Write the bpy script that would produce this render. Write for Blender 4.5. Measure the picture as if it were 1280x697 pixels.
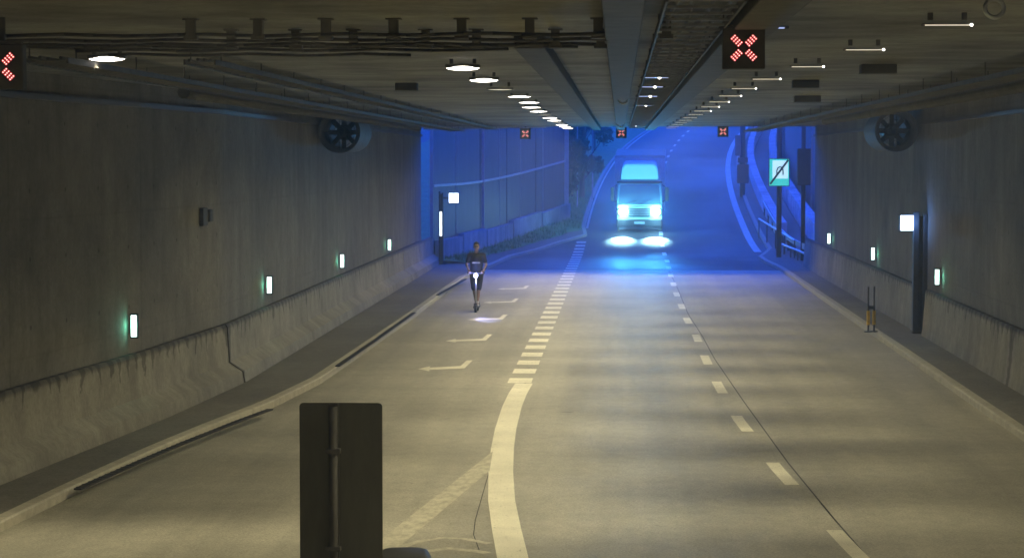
import bpy, bmesh, math, random
from mathutils import Vector, Matrix, Euler
R = math.radians
random.seed(7)
for o in list(bpy.data.objects): bpy.data.objects.remove(o)
SC = bpy.context.scene
COL = SC.collection

# ------------------------------------------------------------------ camera
F = 2900.0
cd = bpy.data.cameras.new('camera'); cam = bpy.data.objects.new('camera', cd); COL.objects.link(cam)
cd.sensor_width = 36; cd.lens = F * 36 / 1280; cd.clip_start = .1; cd.clip_end = 3000
cam.location = (0, 0, 4.3); cam.rotation_euler = (R(90 - 2.971), 0, R(2.66))
SC.camera = cam
CM = cam.rotation_euler.to_matrix(); CP = Vector(cam.location)

# ------------------------------------------------------------------ dusk sky
W = bpy.data.worlds.new('World'); SC.world = W; W.use_nodes = True
nt = W.node_tree; nt.nodes.clear()
out = nt.nodes.new('ShaderNodeOutputWorld'); bg = nt.nodes.new('ShaderNodeBackground')
sky = nt.nodes.new('ShaderNodeTexSky'); sky.sky_type = 'NISHITA'; sky.sun_disc = False
sky.sun_elevation = R(-3.5); sky.sun_rotation = R(0); sky.ozone_density = 6
mx = nt.nodes.new('ShaderNodeMix'); mx.data_type = 'RGBA'; mx.blend_type = 'MULTIPLY'
mx.inputs[0].default_value = 1; mx.inputs[7].default_value = (.20, .80, 1.0, 1)   # camera set to tungsten white: dusk goes deep blue
nt.links.new(sky.outputs[0], mx.inputs[6]); nt.links.new(mx.outputs[2], bg.inputs[0]); nt.links.new(bg.outputs[0], out.inputs[0])
SKY = 84.0
bg.inputs[1].default_value = SKY
vs = SC.view_settings
vs.view_transform = 'Standard'; vs.look = 'None'; vs.exposure = 0; vs.gamma = 1; vs.use_curve_mapping = False
SC.cycles.max_bounces = 6; SC.cycles.volume_bounces = 0; SC.cycles.use_denoising = True
SC.cycles.sample_clamp_indirect = 4
LAMP_W = 46.0
HAZE = .0026

# ------------------------------------------------------------------ helpers
def h(Y):                                   # the road runs level to the portal, then climbs out
    t = Y - 107.5
    if t < -9: return 0.0
    if t > 9: return .072 * t if t < 200 else .072 * 200
    return .072 * (t + 9) ** 2 / 36
def c(Y):                                   # and bends to the right
    t = max(0, (Y - 95) / 100)
    return 1.0 * t * t + 2.8 * t ** 3 if t < 1.6 else 14.03 + 24.7 * (t - 1.6)
def ray(px, py):
    return (CM @ Vector(((px - 640) / F, (348.5 - py) / F, -1))).normalized()
def G(px, py, z=0.0):                       # where the line of sight meets the ground
    d = ray(px, py); t = 15.0
    while t < 400:
        p = CP + d * t
        if p.z <= h(p.y) + z: break
        t += .5
    lo, hi = t - .5, t
    for _ in range(20):
        m = (lo + hi) / 2; p = CP + d * m
        if p.z <= h(p.y) + z: hi = m
        else: lo = m
    p = CP + d * hi
    return (p.x, p.y)
def tab(T, y):
    if y <= T[0][0]: return T[0][1]
    for (a, p), (b, q) in zip(T, T[1:]):
        if y <= b: return p + (q - p) * (y - a) / (b - a)
    return T[-1][1]

def link(o, parent=None):
    COL.objects.link(o)
    if parent: o.parent = parent
    return o
def tag(o, label=None, cat=None, group=None, kind=None):
    if label: o['label'] = label
    if cat: o['category'] = cat
    if group: o['group'] = group
    if kind: o['kind'] = kind
    return o
def empty(name, loc, label, cat, rz=0, group=None):
    o = bpy.data.objects.new(name, None); o.location = loc; o.rotation_euler = (0, 0, rz); o.empty_display_size = .2
    return tag(link(o), label, cat, group)
class MB:
    def __init__(s): s.b = bmesh.new()
    def box(s, x0, x1, y0, y1, z0, z1, bev=0, M=None):
        r = bmesh.ops.create_cube(s.b, size=1)
        T = Matrix.Translation(((x0+x1)/2, (y0+y1)/2, (z0+z1)/2)) @ Matrix.Diagonal((abs(x1-x0), abs(y1-y0), abs(z1-z0), 1))
        if M: T = M @ T
        bmesh.ops.transform(s.b, matrix=T, verts=r['verts'])
        if bev:
            es = list({e for v in r['verts'] for e in v.link_edges})
            bmesh.ops.bevel(s.b, geom=es, offset=bev, segments=2, profile=.5, affect='EDGES')
        return s
    def tube(s, p, q, r, r2=None, n=12, caps=True):
        p, q = Vector(p), Vector(q); d = q - p
        M = Matrix.Translation((p + q) / 2) @ d.to_track_quat('Z', 'Y').to_matrix().to_4x4()
        bmesh.ops.create_cone(s.b, cap_ends=caps, segments=n, radius1=r, radius2=r if r2 is None else r2, depth=d.length, matrix=M)
        return s
    def path(s, pts, r, n=8):
        for a, b in zip(pts, pts[1:]): s.tube(a, b, r, n=n)
        return s
    def ell(s, p, rx, ry, rz, n=16, M=None):
        T = Matrix.Translation(p) @ Matrix.Diagonal((rx, ry, rz, 1))
        if M: T = M @ T
        bmesh.ops.create_uvsphere(s.b, u_segments=n, v_segments=max(8, n*2//3), radius=1, matrix=T); return s
    def poly(s, pts):
        s.b.faces.new([s.b.verts.new(p) for p in pts]); return s
    def prism(s, pts, vec):                 # a closed outline pushed along vec
        vec = Vector(vec)
        a = [s.b.verts.new(p) for p in pts]; b = [s.b.verts.new(Vector(p) + vec) for p in pts]
        s.b.faces.new(a); s.b.faces.new(b[::-1]); n = len(a)
        for i in range(n): s.b.faces.new((a[i], b[i], b[(i+1) % n], a[(i+1) % n]))
        return s
    def loft(s, rings, close=False, caps=False):
        V = [[s.b.verts.new(p) for p in r] for r in rings]; n = len(V[0])
        for A, B in zip(V, V[1:]):
            for i in range(n if close else n - 1):
                s.b.faces.new((A[i], A[(i+1) % n], B[(i+1) % n], B[i]))
        if caps: s.b.faces.new(V[0][::-1]); s.b.faces.new(V[-1])
        return s
    def build(s, name, mat, parent=None, smooth=False, normals=True):
        if normals: bmesh.ops.recalc_face_normals(s.b, faces=s.b.faces)
        me = bpy.data.meshes.new(name); s.b.to_mesh(me); s.b.free()
        me.materials.append(mat)
        if smooth:
            for p in me.polygons: p.use_smooth = True
        return link(bpy.data.objects.new(name, me), parent)
def copy_tree(o, parent=None):
    cc = o.copy(); COL.objects.link(cc)
    if parent: cc.parent = parent
    for ch in list(o.children): copy_tree(ch, cc)
    return cc

# ------------------------------------------------------------------ materials
def mat(name, col, rough=.7, metal=0, emit=None, es=0, noise=0, scale=3, bump=0, spec=.5, stretch=(1, 1, 1)):
    m = bpy.data.materials.new(name); m.use_nodes = True; n = m.node_tree; p = n.nodes['Principled BSDF']
    p.inputs['Base Color'].default_value = (*col, 1); p.inputs['Roughness'].default_value = rough
    p.inputs['Metallic'].default_value = metal; p.inputs['Specular IOR Level'].default_value = spec
    if emit: p.inputs['Emission Color'].default_value = (*emit, 1); p.inputs['Emission Strength'].default_value = es
    if noise or bump:
        g = n.nodes.new('ShaderNodeNewGeometry'); mp = n.nodes.new('ShaderNodeMapping'); mp.inputs['Scale'].default_value = stretch
        tx = n.nodes.new('ShaderNodeTexNoise'); tx.inputs['Scale'].default_value = scale; tx.inputs['Detail'].default_value = 8
        tx.inputs['Roughness'].default_value = .65
        n.links.new(g.outputs['Position'], mp.inputs[0]); n.links.new(mp.outputs[0], tx.inputs['Vector'])
        if noise:
            r = n.nodes.new('ShaderNodeMapRange'); r.inputs[1].default_value = .3; r.inputs[2].default_value = .7
            r.inputs[3].default_value = 1 - noise; r.inputs[4].default_value = 1 + noise
            v = n.nodes.new('ShaderNodeVectorMath'); v.operation = 'SCALE'; v.inputs[0].default_value = col
            n.links.new(tx.outputs[0], r.inputs[0]); n.links.new(r.outputs[0], v.inputs['Scale']); n.links.new(v.outputs[0], p.inputs['Base Color'])
        if bump:
            b = n.nodes.new('ShaderNodeBump'); b.inputs['Strength'].default_value = bump; b.inputs['Distance'].default_value = .02
            n.links.new(tx.outputs[0], b.inputs['Height']); n.links.new(b.outputs[0], p.inputs['Normal'])
    return m
class NB:                                   # small node-graph builder for the concrete and road surfaces
    def __init__(s, name, rough=.8, spec=.4):
        s.m = bpy.data.materials.new(name); s.m.use_nodes = True; s.n = s.m.node_tree; s.p = s.n.nodes['Principled BSDF']
        s.p.inputs['Roughness'].default_value = rough; s.p.inputs['Specular IOR Level'].default_value = spec
        g = s.n.nodes.new('ShaderNodeNewGeometry'); s.pos = g.outputs['Position']
        sp = s.n.nodes.new('ShaderNodeSeparateXYZ'); s.n.links.new(s.pos, sp.inputs[0]); s.x, s.y, s.z = sp.outputs
    def inp(s, node, i, v):
        if hasattr(v, 'links') : s.n.links.new(v, node.inputs[i])
        else: node.inputs[i].default_value = v
    def noise(s, scale, stretch=(1, 1, 1), detail=6, rough=.6):
        mp = s.n.nodes.new('ShaderNodeMapping'); mp.inputs['Scale'].default_value = stretch; s.n.links.new(s.pos, mp.inputs[0])
        t = s.n.nodes.new('ShaderNodeTexNoise'); t.inputs['Scale'].default_value = scale; t.inputs['Detail'].default_value = detail
        t.inputs['Roughness'].default_value = rough; s.n.links.new(mp.outputs[0], t.inputs['Vector']); return t.outputs[0]
    def math(s, op, a, b=0.0, cc=0.0):
        q = s.n.nodes.new('ShaderNodeMath'); q.operation = op; s.inp(q, 0, a); s.inp(q, 1, b)
        if op in ('MULTIPLY_ADD', 'COMPARE'): s.inp(q, 2, cc)
        return q.outputs[0]
    def mr(s, v, a, b, lo, hi, smooth=False):
        q = s.n.nodes.new('ShaderNodeMapRange'); q.interpolation_type = 'SMOOTHSTEP' if smooth else 'LINEAR'
        s.inp(q, 0, v)
        for i, k in enumerate((a, b, lo, hi)): q.inputs[i+1].default_value = k
        return q.outputs[0]
    def mul(s, *a):
        r = a[0]
        for k in a[1:]: r = s.math('MULTIPLY', r, k)
        return r
    def color(s, col, fac, bump=None, strength=.3):
        v = s.n.nodes.new('ShaderNodeVectorMath'); v.operation = 'SCALE'; v.inputs[0].default_value = col
        s.n.links.new(fac, v.inputs['Scale']); s.n.links.new(v.outputs[0], s.p.inputs['Base Color'])
        if bump is not None:
            b = s.n.nodes.new('ShaderNodeBump'); b.inputs['Strength'].default_value = strength; b.inputs['Distance'].default_value = .02
            s.n.links.new(bump, b.inputs['Height']); s.n.links.new(b.outputs[0], s.p.inputs['Normal'])
        return s.m
def concrete(name, col, streak=.3, joint=0, drips=0, top=1.2, big=.2):
    q = NB(name, .85)
    big = q.mul(q.mr(q.noise(.35), .35, .65, 1 - big, 1 + big), q.mr(q.noise(1.6, detail=10, rough=.75), .38, .62, .80, 1.1)); st = q.mr(q.noise(1.3, (1, 1, .12)), .35, .7, 1 + streak * .5, 1 - streak)
    fine = q.mr(q.noise(14), .3, .7, .85, 1.12)
    f = q.mul(big, st, fine)
    if joint:                               # panel joints every few metres and lift lines
        m = q.math('PINGPONG', q.y, joint / 2); f = q.mul(f, q.mr(m, 0, .05, .8, 1))
        m2 = q.math('PINGPONG', q.math('ADD', q.z, .35), .95); f = q.mul(f, q.mr(m2, 0, .03, .88, 1))
        hy = q.math('PINGPONG', q.math('ADD', q.y, .7), .775); hz = q.math('PINGPONG', q.math('ADD', q.z, .9), .475)
        hole = q.math('ADD', q.mul(hy, hy), q.mul(hz, hz)); f = q.mul(f, q.mr(hole, .0008, .0016, .45, 1))
    if drips:                               # dark runs of water below the top edge
        d = q.math('SUBTRACT', top, q.z)
        yy = q.math('ADD', q.y, q.mr(q.noise(1.1), .3, .7, -.22, .22)); cell = q.math('FLOOR', q.math('MULTIPLY', yy, 2.1))
        wn = q.n.nodes.new('ShaderNodeTexWhiteNoise'); wn.noise_dimensions = '1D'; q.n.links.new(cell, wn.inputs['W'])
        dist = q.math('ABSOLUTE', q.math('SUBTRACT', q.math('FRACT', q.math('MULTIPLY', yy, 2.1)), .5))
        dist = q.math('ADD', dist, q.mr(q.noise(12), .3, .7, -.05, .05))
        ln = q.mr(wn.outputs[0], 0, 1, .10, .42)
        run = q.math('SUBTRACT', q.math('MULTIPLY', ln, q.math('SUBTRACT', 1.0, q.math('MULTIPLY', dist, 4.2))), d)
        f = q.mul(f, q.mr(run, -.05, .03, 1, 1 - drips, True), q.mr(d, .02, .12, .42, 1, True), q.mr(q.noise(3, (.3, 1, .2)), .3, .7, .85, 1.08), q.mr(d, .7, 1.05, 1, .82))
        m = q.math('ABSOLUTE', q.math('SUBTRACT', q.y, q.mr(q.noise(3), .3, .7, 42.9, 43.1))); f = q.mul(f, q.mr(q.math('SUBTRACT', m, q.mr(d, 0, .5, .36, .13)), -.06, .06, .4, 1, True))
    return q.color(col, f, q.noise(9), .35)
def road(name, col, rough, tracks=.1, spec=.4, patch=0):
    q = NB(name, rough, spec)
    if patch: q.n.links.new(q.mr(q.noise(.12, (1.2, .5, 1), 3), .35, .62, rough - patch, rough + patch), q.p.inputs['Roughness'])
    f = q.mul(q.mr(q.noise(.5, (1, .25, 1)), .3, .7, .86, 1.14), q.mr(q.noise(1.1, (1.4, .03, 1), 3), .35, .65, 1 - tracks, 1 + tracks),
              q.mr(q.noise(30, detail=3), .3, .7, .72, 1.25), q.mr(q.noise(.22, (.5, 1.6, 1), 3), .38, .62, .9, 1.08),
              q.mr(q.noise(5, (1, .6, 1), 5, .75), .35, .65, .88, 1.1))
    sp = q.mr(q.noise(.8), .68, .74, 1, .62, True)
    return q.color(col, q.mul(f, sp), q.noise(45, detail=2), .25)

M = dict(
    tunnel_wall=concrete('tunnel_wall_concrete', (.20, .19, .165), .25, 6.2),
    barrier=concrete('barrier_concrete', (.33, .315, .26), .08, 0, .55),
    ceiling=concrete('ceiling_concrete', (.25, .245, .21), .15, big=.45),
    road_in=road('tunnel_pavement', (.345, .325, .255), .62),
    road_out=road('asphalt', (.07, .072, .075), .66, .15, .25, .12),
    walk=road('footway_concrete', (.175, .163, .132), .8, .05),
    kerb=mat('kerb_stone', (.46, .43, .34), .8, noise=.2, scale=5, bump=.3),
    slot=mat('drain_dark', (.025, .024, .022), .7, noise=.3, scale=10),
    grass=mat('grass', (.10, .28, .06), .9, noise=.45, scale=3),
    soil=mat('verge_soil', (.06, .075, .035), .95, noise=.4, scale=1.5, bump=.6),
    pale=concrete('pale_concrete', (.42, .43, .42), .3),
    lime=concrete('whitewashed_concrete', (.80, .80, .78), .2),
    steel=mat('galvanised_steel', (.30, .29, .26), .6, .3, noise=.15, scale=6),
    dsteel=mat('sooty_steel', (.10, .095, .085), .75, .1, noise=.3, scale=4),
    soot=mat('sooty_duct', (.10, .096, .082), .8, noise=.3, scale=3),
    cable=mat('cable_sheath', (.085, .08, .066), .6),
    cleat=mat('cleat', (.14, .13, .10), .7),
    panel=mat('noise_panel', (.10, .115, .13), .5, .1, noise=.3, scale=2, stretch=(1, 1, .2)),
    rail=mat('rail_steel', (.55, .57, .6), .4, .6, noise=.15, scale=4),
    black=mat('black_plastic', (.022, .022, .024), .5),
    dark=mat('dark_grey', (.075, .074, .072), .6, noise=.2, scale=5),
    rubber=mat('rubber', (.02, .02, .02), .85, bump=.2, scale=40),
    yellow=mat('yellow_paint', (.72, .46, .03), .5, noise=.15, scale=12),
    signback=mat('sign_back', (.115, .115, .095), .5, .35, noise=.22, scale=5, stretch=(1, 1, .3)),
    truck=mat('pale_mint_paint', (.50, .88, .72), .25, noise=.05, scale=3),
    cargo=mat('cargo_white', (.80, .84, .84), .5, noise=.1, scale=2),
    chrome=mat('chrome', (.7, .7, .7), .15, 1),
    skin=mat('skin', (.32, .20, .14), .55), hair=mat('hair', (.02, .015, .012), .7),
    shirt=mat('dark_shirt', (.022, .02, .026), .85, noise=.2, scale=20), shorts=mat('navy_shorts', (.02, .022, .035), .85, noise=.2, scale=20),
    sock=mat('pale_sock', (.6, .6, .58), .8), shoe=mat('shoe', (.45, .42, .38), .6),
    glow=mat('tube_glow', (.9, .9, .9), .4, emit=(1, .93, .82), es=9),
    glow_dim=mat('tube_glow_dim', (.9, .9, .9), .4, emit=(1, .88, .66), es=.8),
    glow_blue=mat('tube_glow_blue', (.9, .9, .9), .4, emit=(.45, .55, 1), es=.9),
    dead=mat('dead_tube', (.35, .34, .3), .4),
    exitlamp=mat('evacuation_lamp', (.9, .9, .9), .4, emit=(.80, 1, .93), es=3.5),
    exitrim=mat('evacuation_rim', (.02, .12, .08), .4, emit=(.05, .75, .42), es=.22),
    signlit=mat('lit_sign_face', (.9, .9, .9), .4, emit=(.72, .84, 1), es=4.5),
    roofglow=mat('deflector_glow', (.5, .9, .8), .4, emit=(.10, .72, .72), es=.8),  # emission stands in for the cyan light on the deflector
    headlamp=mat('headlamp', (.9, .9, .9), .2, emit=(.65, .95, 1), es=45),
    scoot=mat('scooter_lamp', (.9, .9, .9), .2, emit=(.62, .66, 1), es=22),
    ledw=mat('led_core', (.4, .1, .1), .4, emit=(1, .42, .38), es=3.2),
    ledr=mat('led_red', (.3, .02, .03), .4, emit=(1, .03, .05), es=.42),
    scootgrey=mat('scooter_grey', (.5, .5, .52), .35, .5),
)
def paint_mat():
    q = NB('road_paint', .6, .4)
    w = q.mr(q.noise(16, (1, .35, 1), 5, .7), .30, .42, .62, 1, True)
    f = q.mul(w, q.mr(q.noise(1.2), .3, .7, .84, 1.08), q.mr(q.noise(40), .3, .7, .9, 1.05))
    return q.color((.78, .74, .58), f)
M['paint'] = paint_mat()
def faded():
    q = NB('faded_paint', .7, .4); return q.color((.50, .47, .36), q.mr(q.noise(9, (1, .4, 1)), .35, .6, .7, 1.05))
M['faded'] = faded()
gm = bpy.data.materials.new('windscreen_glass'); gm.use_nodes = True
gp = gm.node_tree.nodes['Principled BSDF']; gp.inputs['Base Color'].default_value = (.16, .30, .34, 1); gp.inputs['Roughness'].default_value = .25
gp.inputs['Coat Weight'].default_value = .5; M['glass'] = gm

# ------------------------------------------------------------------ setting: ground, road, footways
Y0, YP, CZ = -60.0, 88.0, 5.5               # back of tunnel, portal, ceiling height
def side(X, Y):                             # ground beside the ramp
    return h(Y)
b = MB()
ys = [-400, -200, -80] + [Y0 + 4 * i for i in range(0, 100)] + [360, 420, 520, 700]
xs = [-500, -250, -120, -60, -30, -15, -8, 0, 8, 15, 30, 60, 120, 250, 500]
ys = sorted(set(ys))
b.loft([[(x, y, h(y) - .06 if abs(x) < 40 or y < 60 else h(y) - .06 + .04 * (abs(x) - 40)) for x in xs] for y in ys])
tag(b.build('ground', M['soil'], normals=False), 'dark soil ground under and around the road', kind='structure')

LK = [(Y0, -7.6), (20, -7.35)] + sorted([G(*p)[::-1] for p in [(0,665),(100,615),(200,568),(270,538),(340,510),(400,480),(460,438),(520,395),(580,350),(640,322),(700,305),(740,293)]])
LK = [(a, b_) for a, b_ in LK]
LK = LK[:-1] + [(114, -1.6), (118, -1.85 + c(118))]
def lk(Y): return tab(LK, Y) if Y < 118 else -1.85 + c(Y)
LW = [(Y0, -9.6), (25, -8.7), (31, -8.25), (37, -7.75), (43, -7.45), (61, -7.5), (88, -7.55), (96, -7.6)]
RW = 7.35
def rk(Y):
    return 6.15 if Y < 90 else tab([(90, 6.15), (96, 5.95), (100, 5.95), (106, 6.75), (112, 6.8 + c(112))], Y) if Y < 112 else 6.8 + c(Y)
def frange(a, b_, s):
    n = max(1, round((b_ - a) / s)); return [a + (b_ - a) * i / n for i in range(n + 1)]
MOUTH = 89.6
ya = sorted(set(frange(Y0, MOUTH, 2)))
tag(MB().loft([[(x, y, 0) for x in (lk(y) - .1, -2, 2, rk(y) + .1)] for y in ya]).build('tunnel_road', M['road_in'], normals=False), 'pale worn concrete carriageway inside the tunnel', kind='structure')
yb = frange(MOUTH, 330, 2)
tag(MB().loft([[(lk(y) - .1 + (rk(y) - lk(y) + .2) * k / 4, y, h(y)) for k in range(5)] for y in yb]).build('road', M['road_out'], normals=False), 'dark asphalt road climbing out and bending right', kind='structure')
def footway(name, inner, outer, y0, y1, label, m='walk', z=.12):
    b = MB(); k = 1 if outer(50) > inner(50) else -1
    b.loft([[(inner(y) + k*.16, y, h(y) + z), ((inner(y) + outer(y)) / 2, y, h(y) + z), (outer(y), y, h(y) + z)] for y in frange(y0, y1, 2)])
    return tag(b.build(name, M[m], normals=False), label, kind='structure')
def kerb(name, line, sgn, y0, y1, label, z=.124):
    b = MB(); rings = []
    for y in frange(y0, y1, 1.0):
        x = line(y); g = h(y)
        rings.append([(x, y, g - .05), (x, y, g + z - .02), (x + sgn*.02, y, g + z), (x + sgn*.18, y, g + z), (x + sgn*.18, y, g - .05)])
    b.loft(rings, True, True); return tag(b.build(name, M['kerb']), label, kind='structure')
lwf = lambda y: tab(LW, y)
footway('left_footway', lk, lambda y: lwf(y) + .02, Y0, 92, 'concrete footway along the left tunnel wall')
footway('right_footway', rk, lambda y: RW + .1, Y0, 92, 'concrete footway along the right tunnel wall')
footway('outer_footway', rk, lambda y: tab([(92, 7.45), (104, 7.6), (112, 7.9 + c(112))], y) if y < 112 else 7.9 + c(y), 92, 150, 'footway widening into an island outside the portal')
footway('verge_path', lk, lambda y: lk(y) - 1.0, 92, 116, 'paved edge beside the verge')
kerb('left_kerb', lk, -1, Y0, 200, 'kerb on the left side of the road')
kerb('right_kerb', rk, 1, Y0, 200, 'kerb on the right side of the road')

# painted markings
def strip(name, pts, w, z=.004, m='paint', label=None, taper=None):
    b = MB(); rings = []
    for i, p in enumerate(pts):
        a = Vector(pts[max(0, i-1)]); q = Vector(pts[min(len(pts)-1, i+1)]); d = (q - a).normalized(); n = Vector((d.y, -d.x)) * w / 2
        rings.append([(p[0]-n.x, p[1]-n.y, h(p[1]-n.y) + z), (p[0]+n.x, p[1]+n.y, h(p[1]+n.y) + z)])
    b.loft(rings); return tag(b.build(name, M[m], normals=False), label, kind='structure')
DL = sorted([G(*p)[::-1] for p in [(1062,683),(972,586),(923,524),(897,480),(881,446),(870,419),(858,398),(851,380),(845,366),(841,352),(837,340)]])
DL = [(18, DL[0][1] + .55)] + DL
def dl(Y): return tab(DL, Y) if Y < 87 else tab([(87, tab(DL, 87)), (96, 1.98)], Y) if Y < 96 else 1.98 + c(Y) * .9
k = 0; y = 25.75 - 6
b = MB()
while y < 200:
    L = 2.25
    rings = []
    for yy in frange(y - L/2, y + L/2, .75):
        wv = .095; rings.append([(dl(yy) - wv, yy, h(yy) + .004), (dl(yy) + wv, yy, h(yy) + .004)])
    b.loft(rings); y += 5.98
tag(b.build('lane_dashes', M['paint'], normals=False), 'dashed white lane line right of the middle lane', kind='structure')
b = MB(); y = 44.3
while y < 112:
    x = -1.92 + (c(y) if y > 95 else 0) + (.03 * (y - 44) / 40)
    b.loft([[(x - .23, yy, h(yy) + .004), (x + .23, yy, h(yy) + .004)] for yy in (y, y + .5, y + 1.0)]); y += 2.0
tag(b.build('block_marking', M['paint'], normals=False), 'wide block marking between the left and middle lane', kind='structure')
sl = [G(*p) for p in [(655,479),(647,492),(640,508),(632,536),(628,560),(626,590),(627,625),(633,660),(641,697)]]
x, y = sl[-1]; sl += [(x + .45, y - 3), (x + 1.1, y - 6)]
strip('solid_line', sl, .34, label='thick curved white line at the tip of the gore')
b = MB(); q4 = [G(*p) for p in [(616,564),(612,588),(502,681),(455,720),(430,720),(480,671)]]
b.poly([(x, y, .006) for x, y in q4[:3]] + [(q4[5][0], q4[5][1], .006)]); b.poly([(x, y, .006) for x, y in (q4[5], q4[2], q4[3], q4[4])])
tag(b.build('gore_stripe', M['faded'], normals=False), 'worn oblique stripe across the gore', kind='structure')
strip('gore_chevron', [G(*p) for p in [(500,684),(525,676),(552,672),(580,673),(612,679)]], .11, .0045, 'faded', 'faded curved stripe behind the sign')
strip('gore_chevron', [G(*p) for p in [(530,689),(560,685),(590,688),(610,691)]], .15, .0045, 'faded', 'lower faded curved stripe behind the sign')
strip('road_joint', [G(*p) for p in [(614,580),(604,615),(594,650),(592,668),(600,690)]], .01, .003, 'slot', 'dark joint across the gore')
strip('road_joint', [G(*p) for p in [(836,338),(846,358),(860,392),(878,420),(893,448),(930,502),(985,578),(1040,645),(1085,697)]], .022, .003, 'slot', 'dark lengthwise joint beside the lane dashes')
strip('road_joint', [G(*p) for p in [(657,478),(640,497),(627,536),(619,575),(613,605)]], .03, .003, 'slot', 'dark joint left of the curved white line')
strip('portal_joint', [(-5.4, MOUTH), (6.1, MOUTH)], .12, .003, 'slot', 'joint where the tunnel pavement meets the asphalt')
strip('edge_line', [(6.22 + c(y), y) for y in frange(105, 215, 2)], .34, label='white line on the right edge of the climbing road')
strip('far_lane_line', [(-1.75 + c(y), y) for y in frange(118, 215, 2)], .12, label='white line on the left edge of the climbing road')
# lane-change arrows
ap = [(522.5,461),(537.5,457.6),(537.5,459.3),(575.5,457.3),(583.5,450.2),(591,450.2),(580.5,460.2),(537,462.0),(536.5,463.8)]
ap = [G(*p) for p in ap]; a0 = G(580.5, 460.2)
proto = None
for i, (ax, ay) in enumerate([(a0[0], a0[1]), (-3.16, 54.7), (-3.13, 61.9), (-3.14, 69.3), (-3.1, 76.5)]):
    if not proto:
        proto = MB().poly([(x - a0[0], y - a0[1], 0) for x, y in ap]).build('lane_arrow', M['paint'], normals=False); o = proto
        tag(o, 'painted arrow pointing left across the left lane', kind='structure', group='lane arrows painted in the left lane')
    else: o = proto.copy(); COL.objects.link(o)
    o.location = (ax, ay, .004)
# drainage slots in the left footway
for i, (p, q) in enumerate([((97,612),(338,512)), ((422,458),(518,391)), ((547,369),(582,349))]):
    a, e = G(*p, .12), G(*q, .12); b = MB()
    n = 10; pts = [(a[0] + (e[0]-a[0])*t/n, a[1] + (e[1]-a[1])*t/n) for t in range(n+1)]
    for t in range(n+1):
        if i < 2 : pts[t] = (lk(pts[t][1]) - tab([(0, lk(a[1]) - a[0]), (1, lk(e[1]) - e[0])], t/n), pts[t][1])
    for s_, (A, B_) in enumerate(zip(pts, pts[1:])):
        d = (Vector(B_) - Vector(A)); L = d.length; ang = math.atan2(d.y, d.x)
        Mx = Matrix.Translation((A[0], A[1], .121)) @ Matrix.Rotation(ang, 4, 'Z')
        b.box(0, L - .002, -.05, .05, 0, .02, M=Mx)
        for u in frange(.1, L-.1, .25): b.box(u, u + .05, -.055, .055, .018, .024, M=Mx)
    lab = ['long dark drain channel nearest along the left kerb', 'middle dark drain channel along the left kerb', 'short dark drain channel behind the scooter rider'][i]
    tag(b.build('drain_channel', M['slot']), lab, 'drain', 'drain channels along the left kerb')

# ------------------------------------------------------------------ tunnel walls, barriers, ceiling
yw = sorted(set(frange(Y0, YP, 2) + [25, 31, 37, 43, 61]))
b = MB(); b.loft([[(lwf(y), y, -.2), (lwf(y), y, CZ + .3), (lwf(y) - .8, y, CZ + .3), (lwf(y) - .8, y, -.2)] for y in yw], True, True)
tag(b.build('tunnel_wall', M['tunnel_wall']), 'dark concrete wall on the left side of the tunnel', 'wall')
b = MB(); b.loft([[(RW, y, -.2), (RW, y, CZ + .3), (RW + .8, y, CZ + .3), (RW + .8, y, -.2)] for y in yw], True, True)
tag(b.build('tunnel_wall', M['tunnel_wall']), 'dark concrete wall on the right side of the tunnel', 'wall')
b = MB(); b.box(-11, 9, Y0, YP + .4, CZ, CZ + 1.2)
tag(b.build('ceiling', M['ceiling']), 'grimy concrete tunnel ceiling', kind='structure')
b = MB(); b.box(-12, 10, Y0 - 1, Y0, -.5, CZ + 1.2)
tag(b.build('tunnel_wall', M['tunnel_wall']), 'unseen concrete wall added behind the camera to block sky light', 'wall')  # added end wall, keeps blue sky light from entering at the rear
b = MB(); b.box(-60, 60, YP + .402, YP + 1.0, CZ + .02, CZ + 3.0); b.box(-60, -8.4, YP + .402, YP + 1.0, -.5, CZ + .019); b.box(8.2, 60, YP + .402, YP + 1.0, -.5, CZ + .019)
tag(b.build('portal_wall', M['pale']), 'concrete headwall above and beside the tunnel mouth', 'wall')
BP = [(0, 1.2), (.10, 1.2), (.13, 1.15), (.17, .5), (.42, .33), (.46, .10)]
def barrier(y0, y1, base, sgn, label, prof, m='barrier'):
    b = MB(); ysl = sorted(set(frange(y0, y1, 2) + [v for v in (25, 31, 37, 43, 61) if y0 < v < y1]))
    b.loft([[(base(y) + sgn * (dx + .001), y, h(y) + z) for dx, z in prof + [(0, .10)]] for y in ysl], True, True)
    return tag(b.build('wall_barrier', M[m]), label, 'barrier')
barrier(Y0, 42.9, lwf, 1, 'stained concrete barrier at the left wall, the near section with drips', BP)
barrier(42.98, 79, lwf, 1, 'stained concrete barrier at the left wall, beyond the wide dark joint', BP)
barrier(79.1, 92, lwf, 1, 'short end section of concrete barrier at the left of the portal', BP)
RP = [(0, 1.2), (.10, 1.2), (.12, 1.15), (.18, .3), (.22, .10)]
barrier(Y0, 55.2, lambda y: RW, -1, 'stained concrete barrier at the right wall, near side of the lit sign post', RP)
barrier(56.8, 91, lambda y: RW, -1, 'stained concrete barrier at the right wall, beyond the lit sign post', RP)
b = MB()
for y in frange(Y0 + 2, 85.5, 5): b.box(-8.0, -7.6, 0, 0, 0, 0) if False else None
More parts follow.
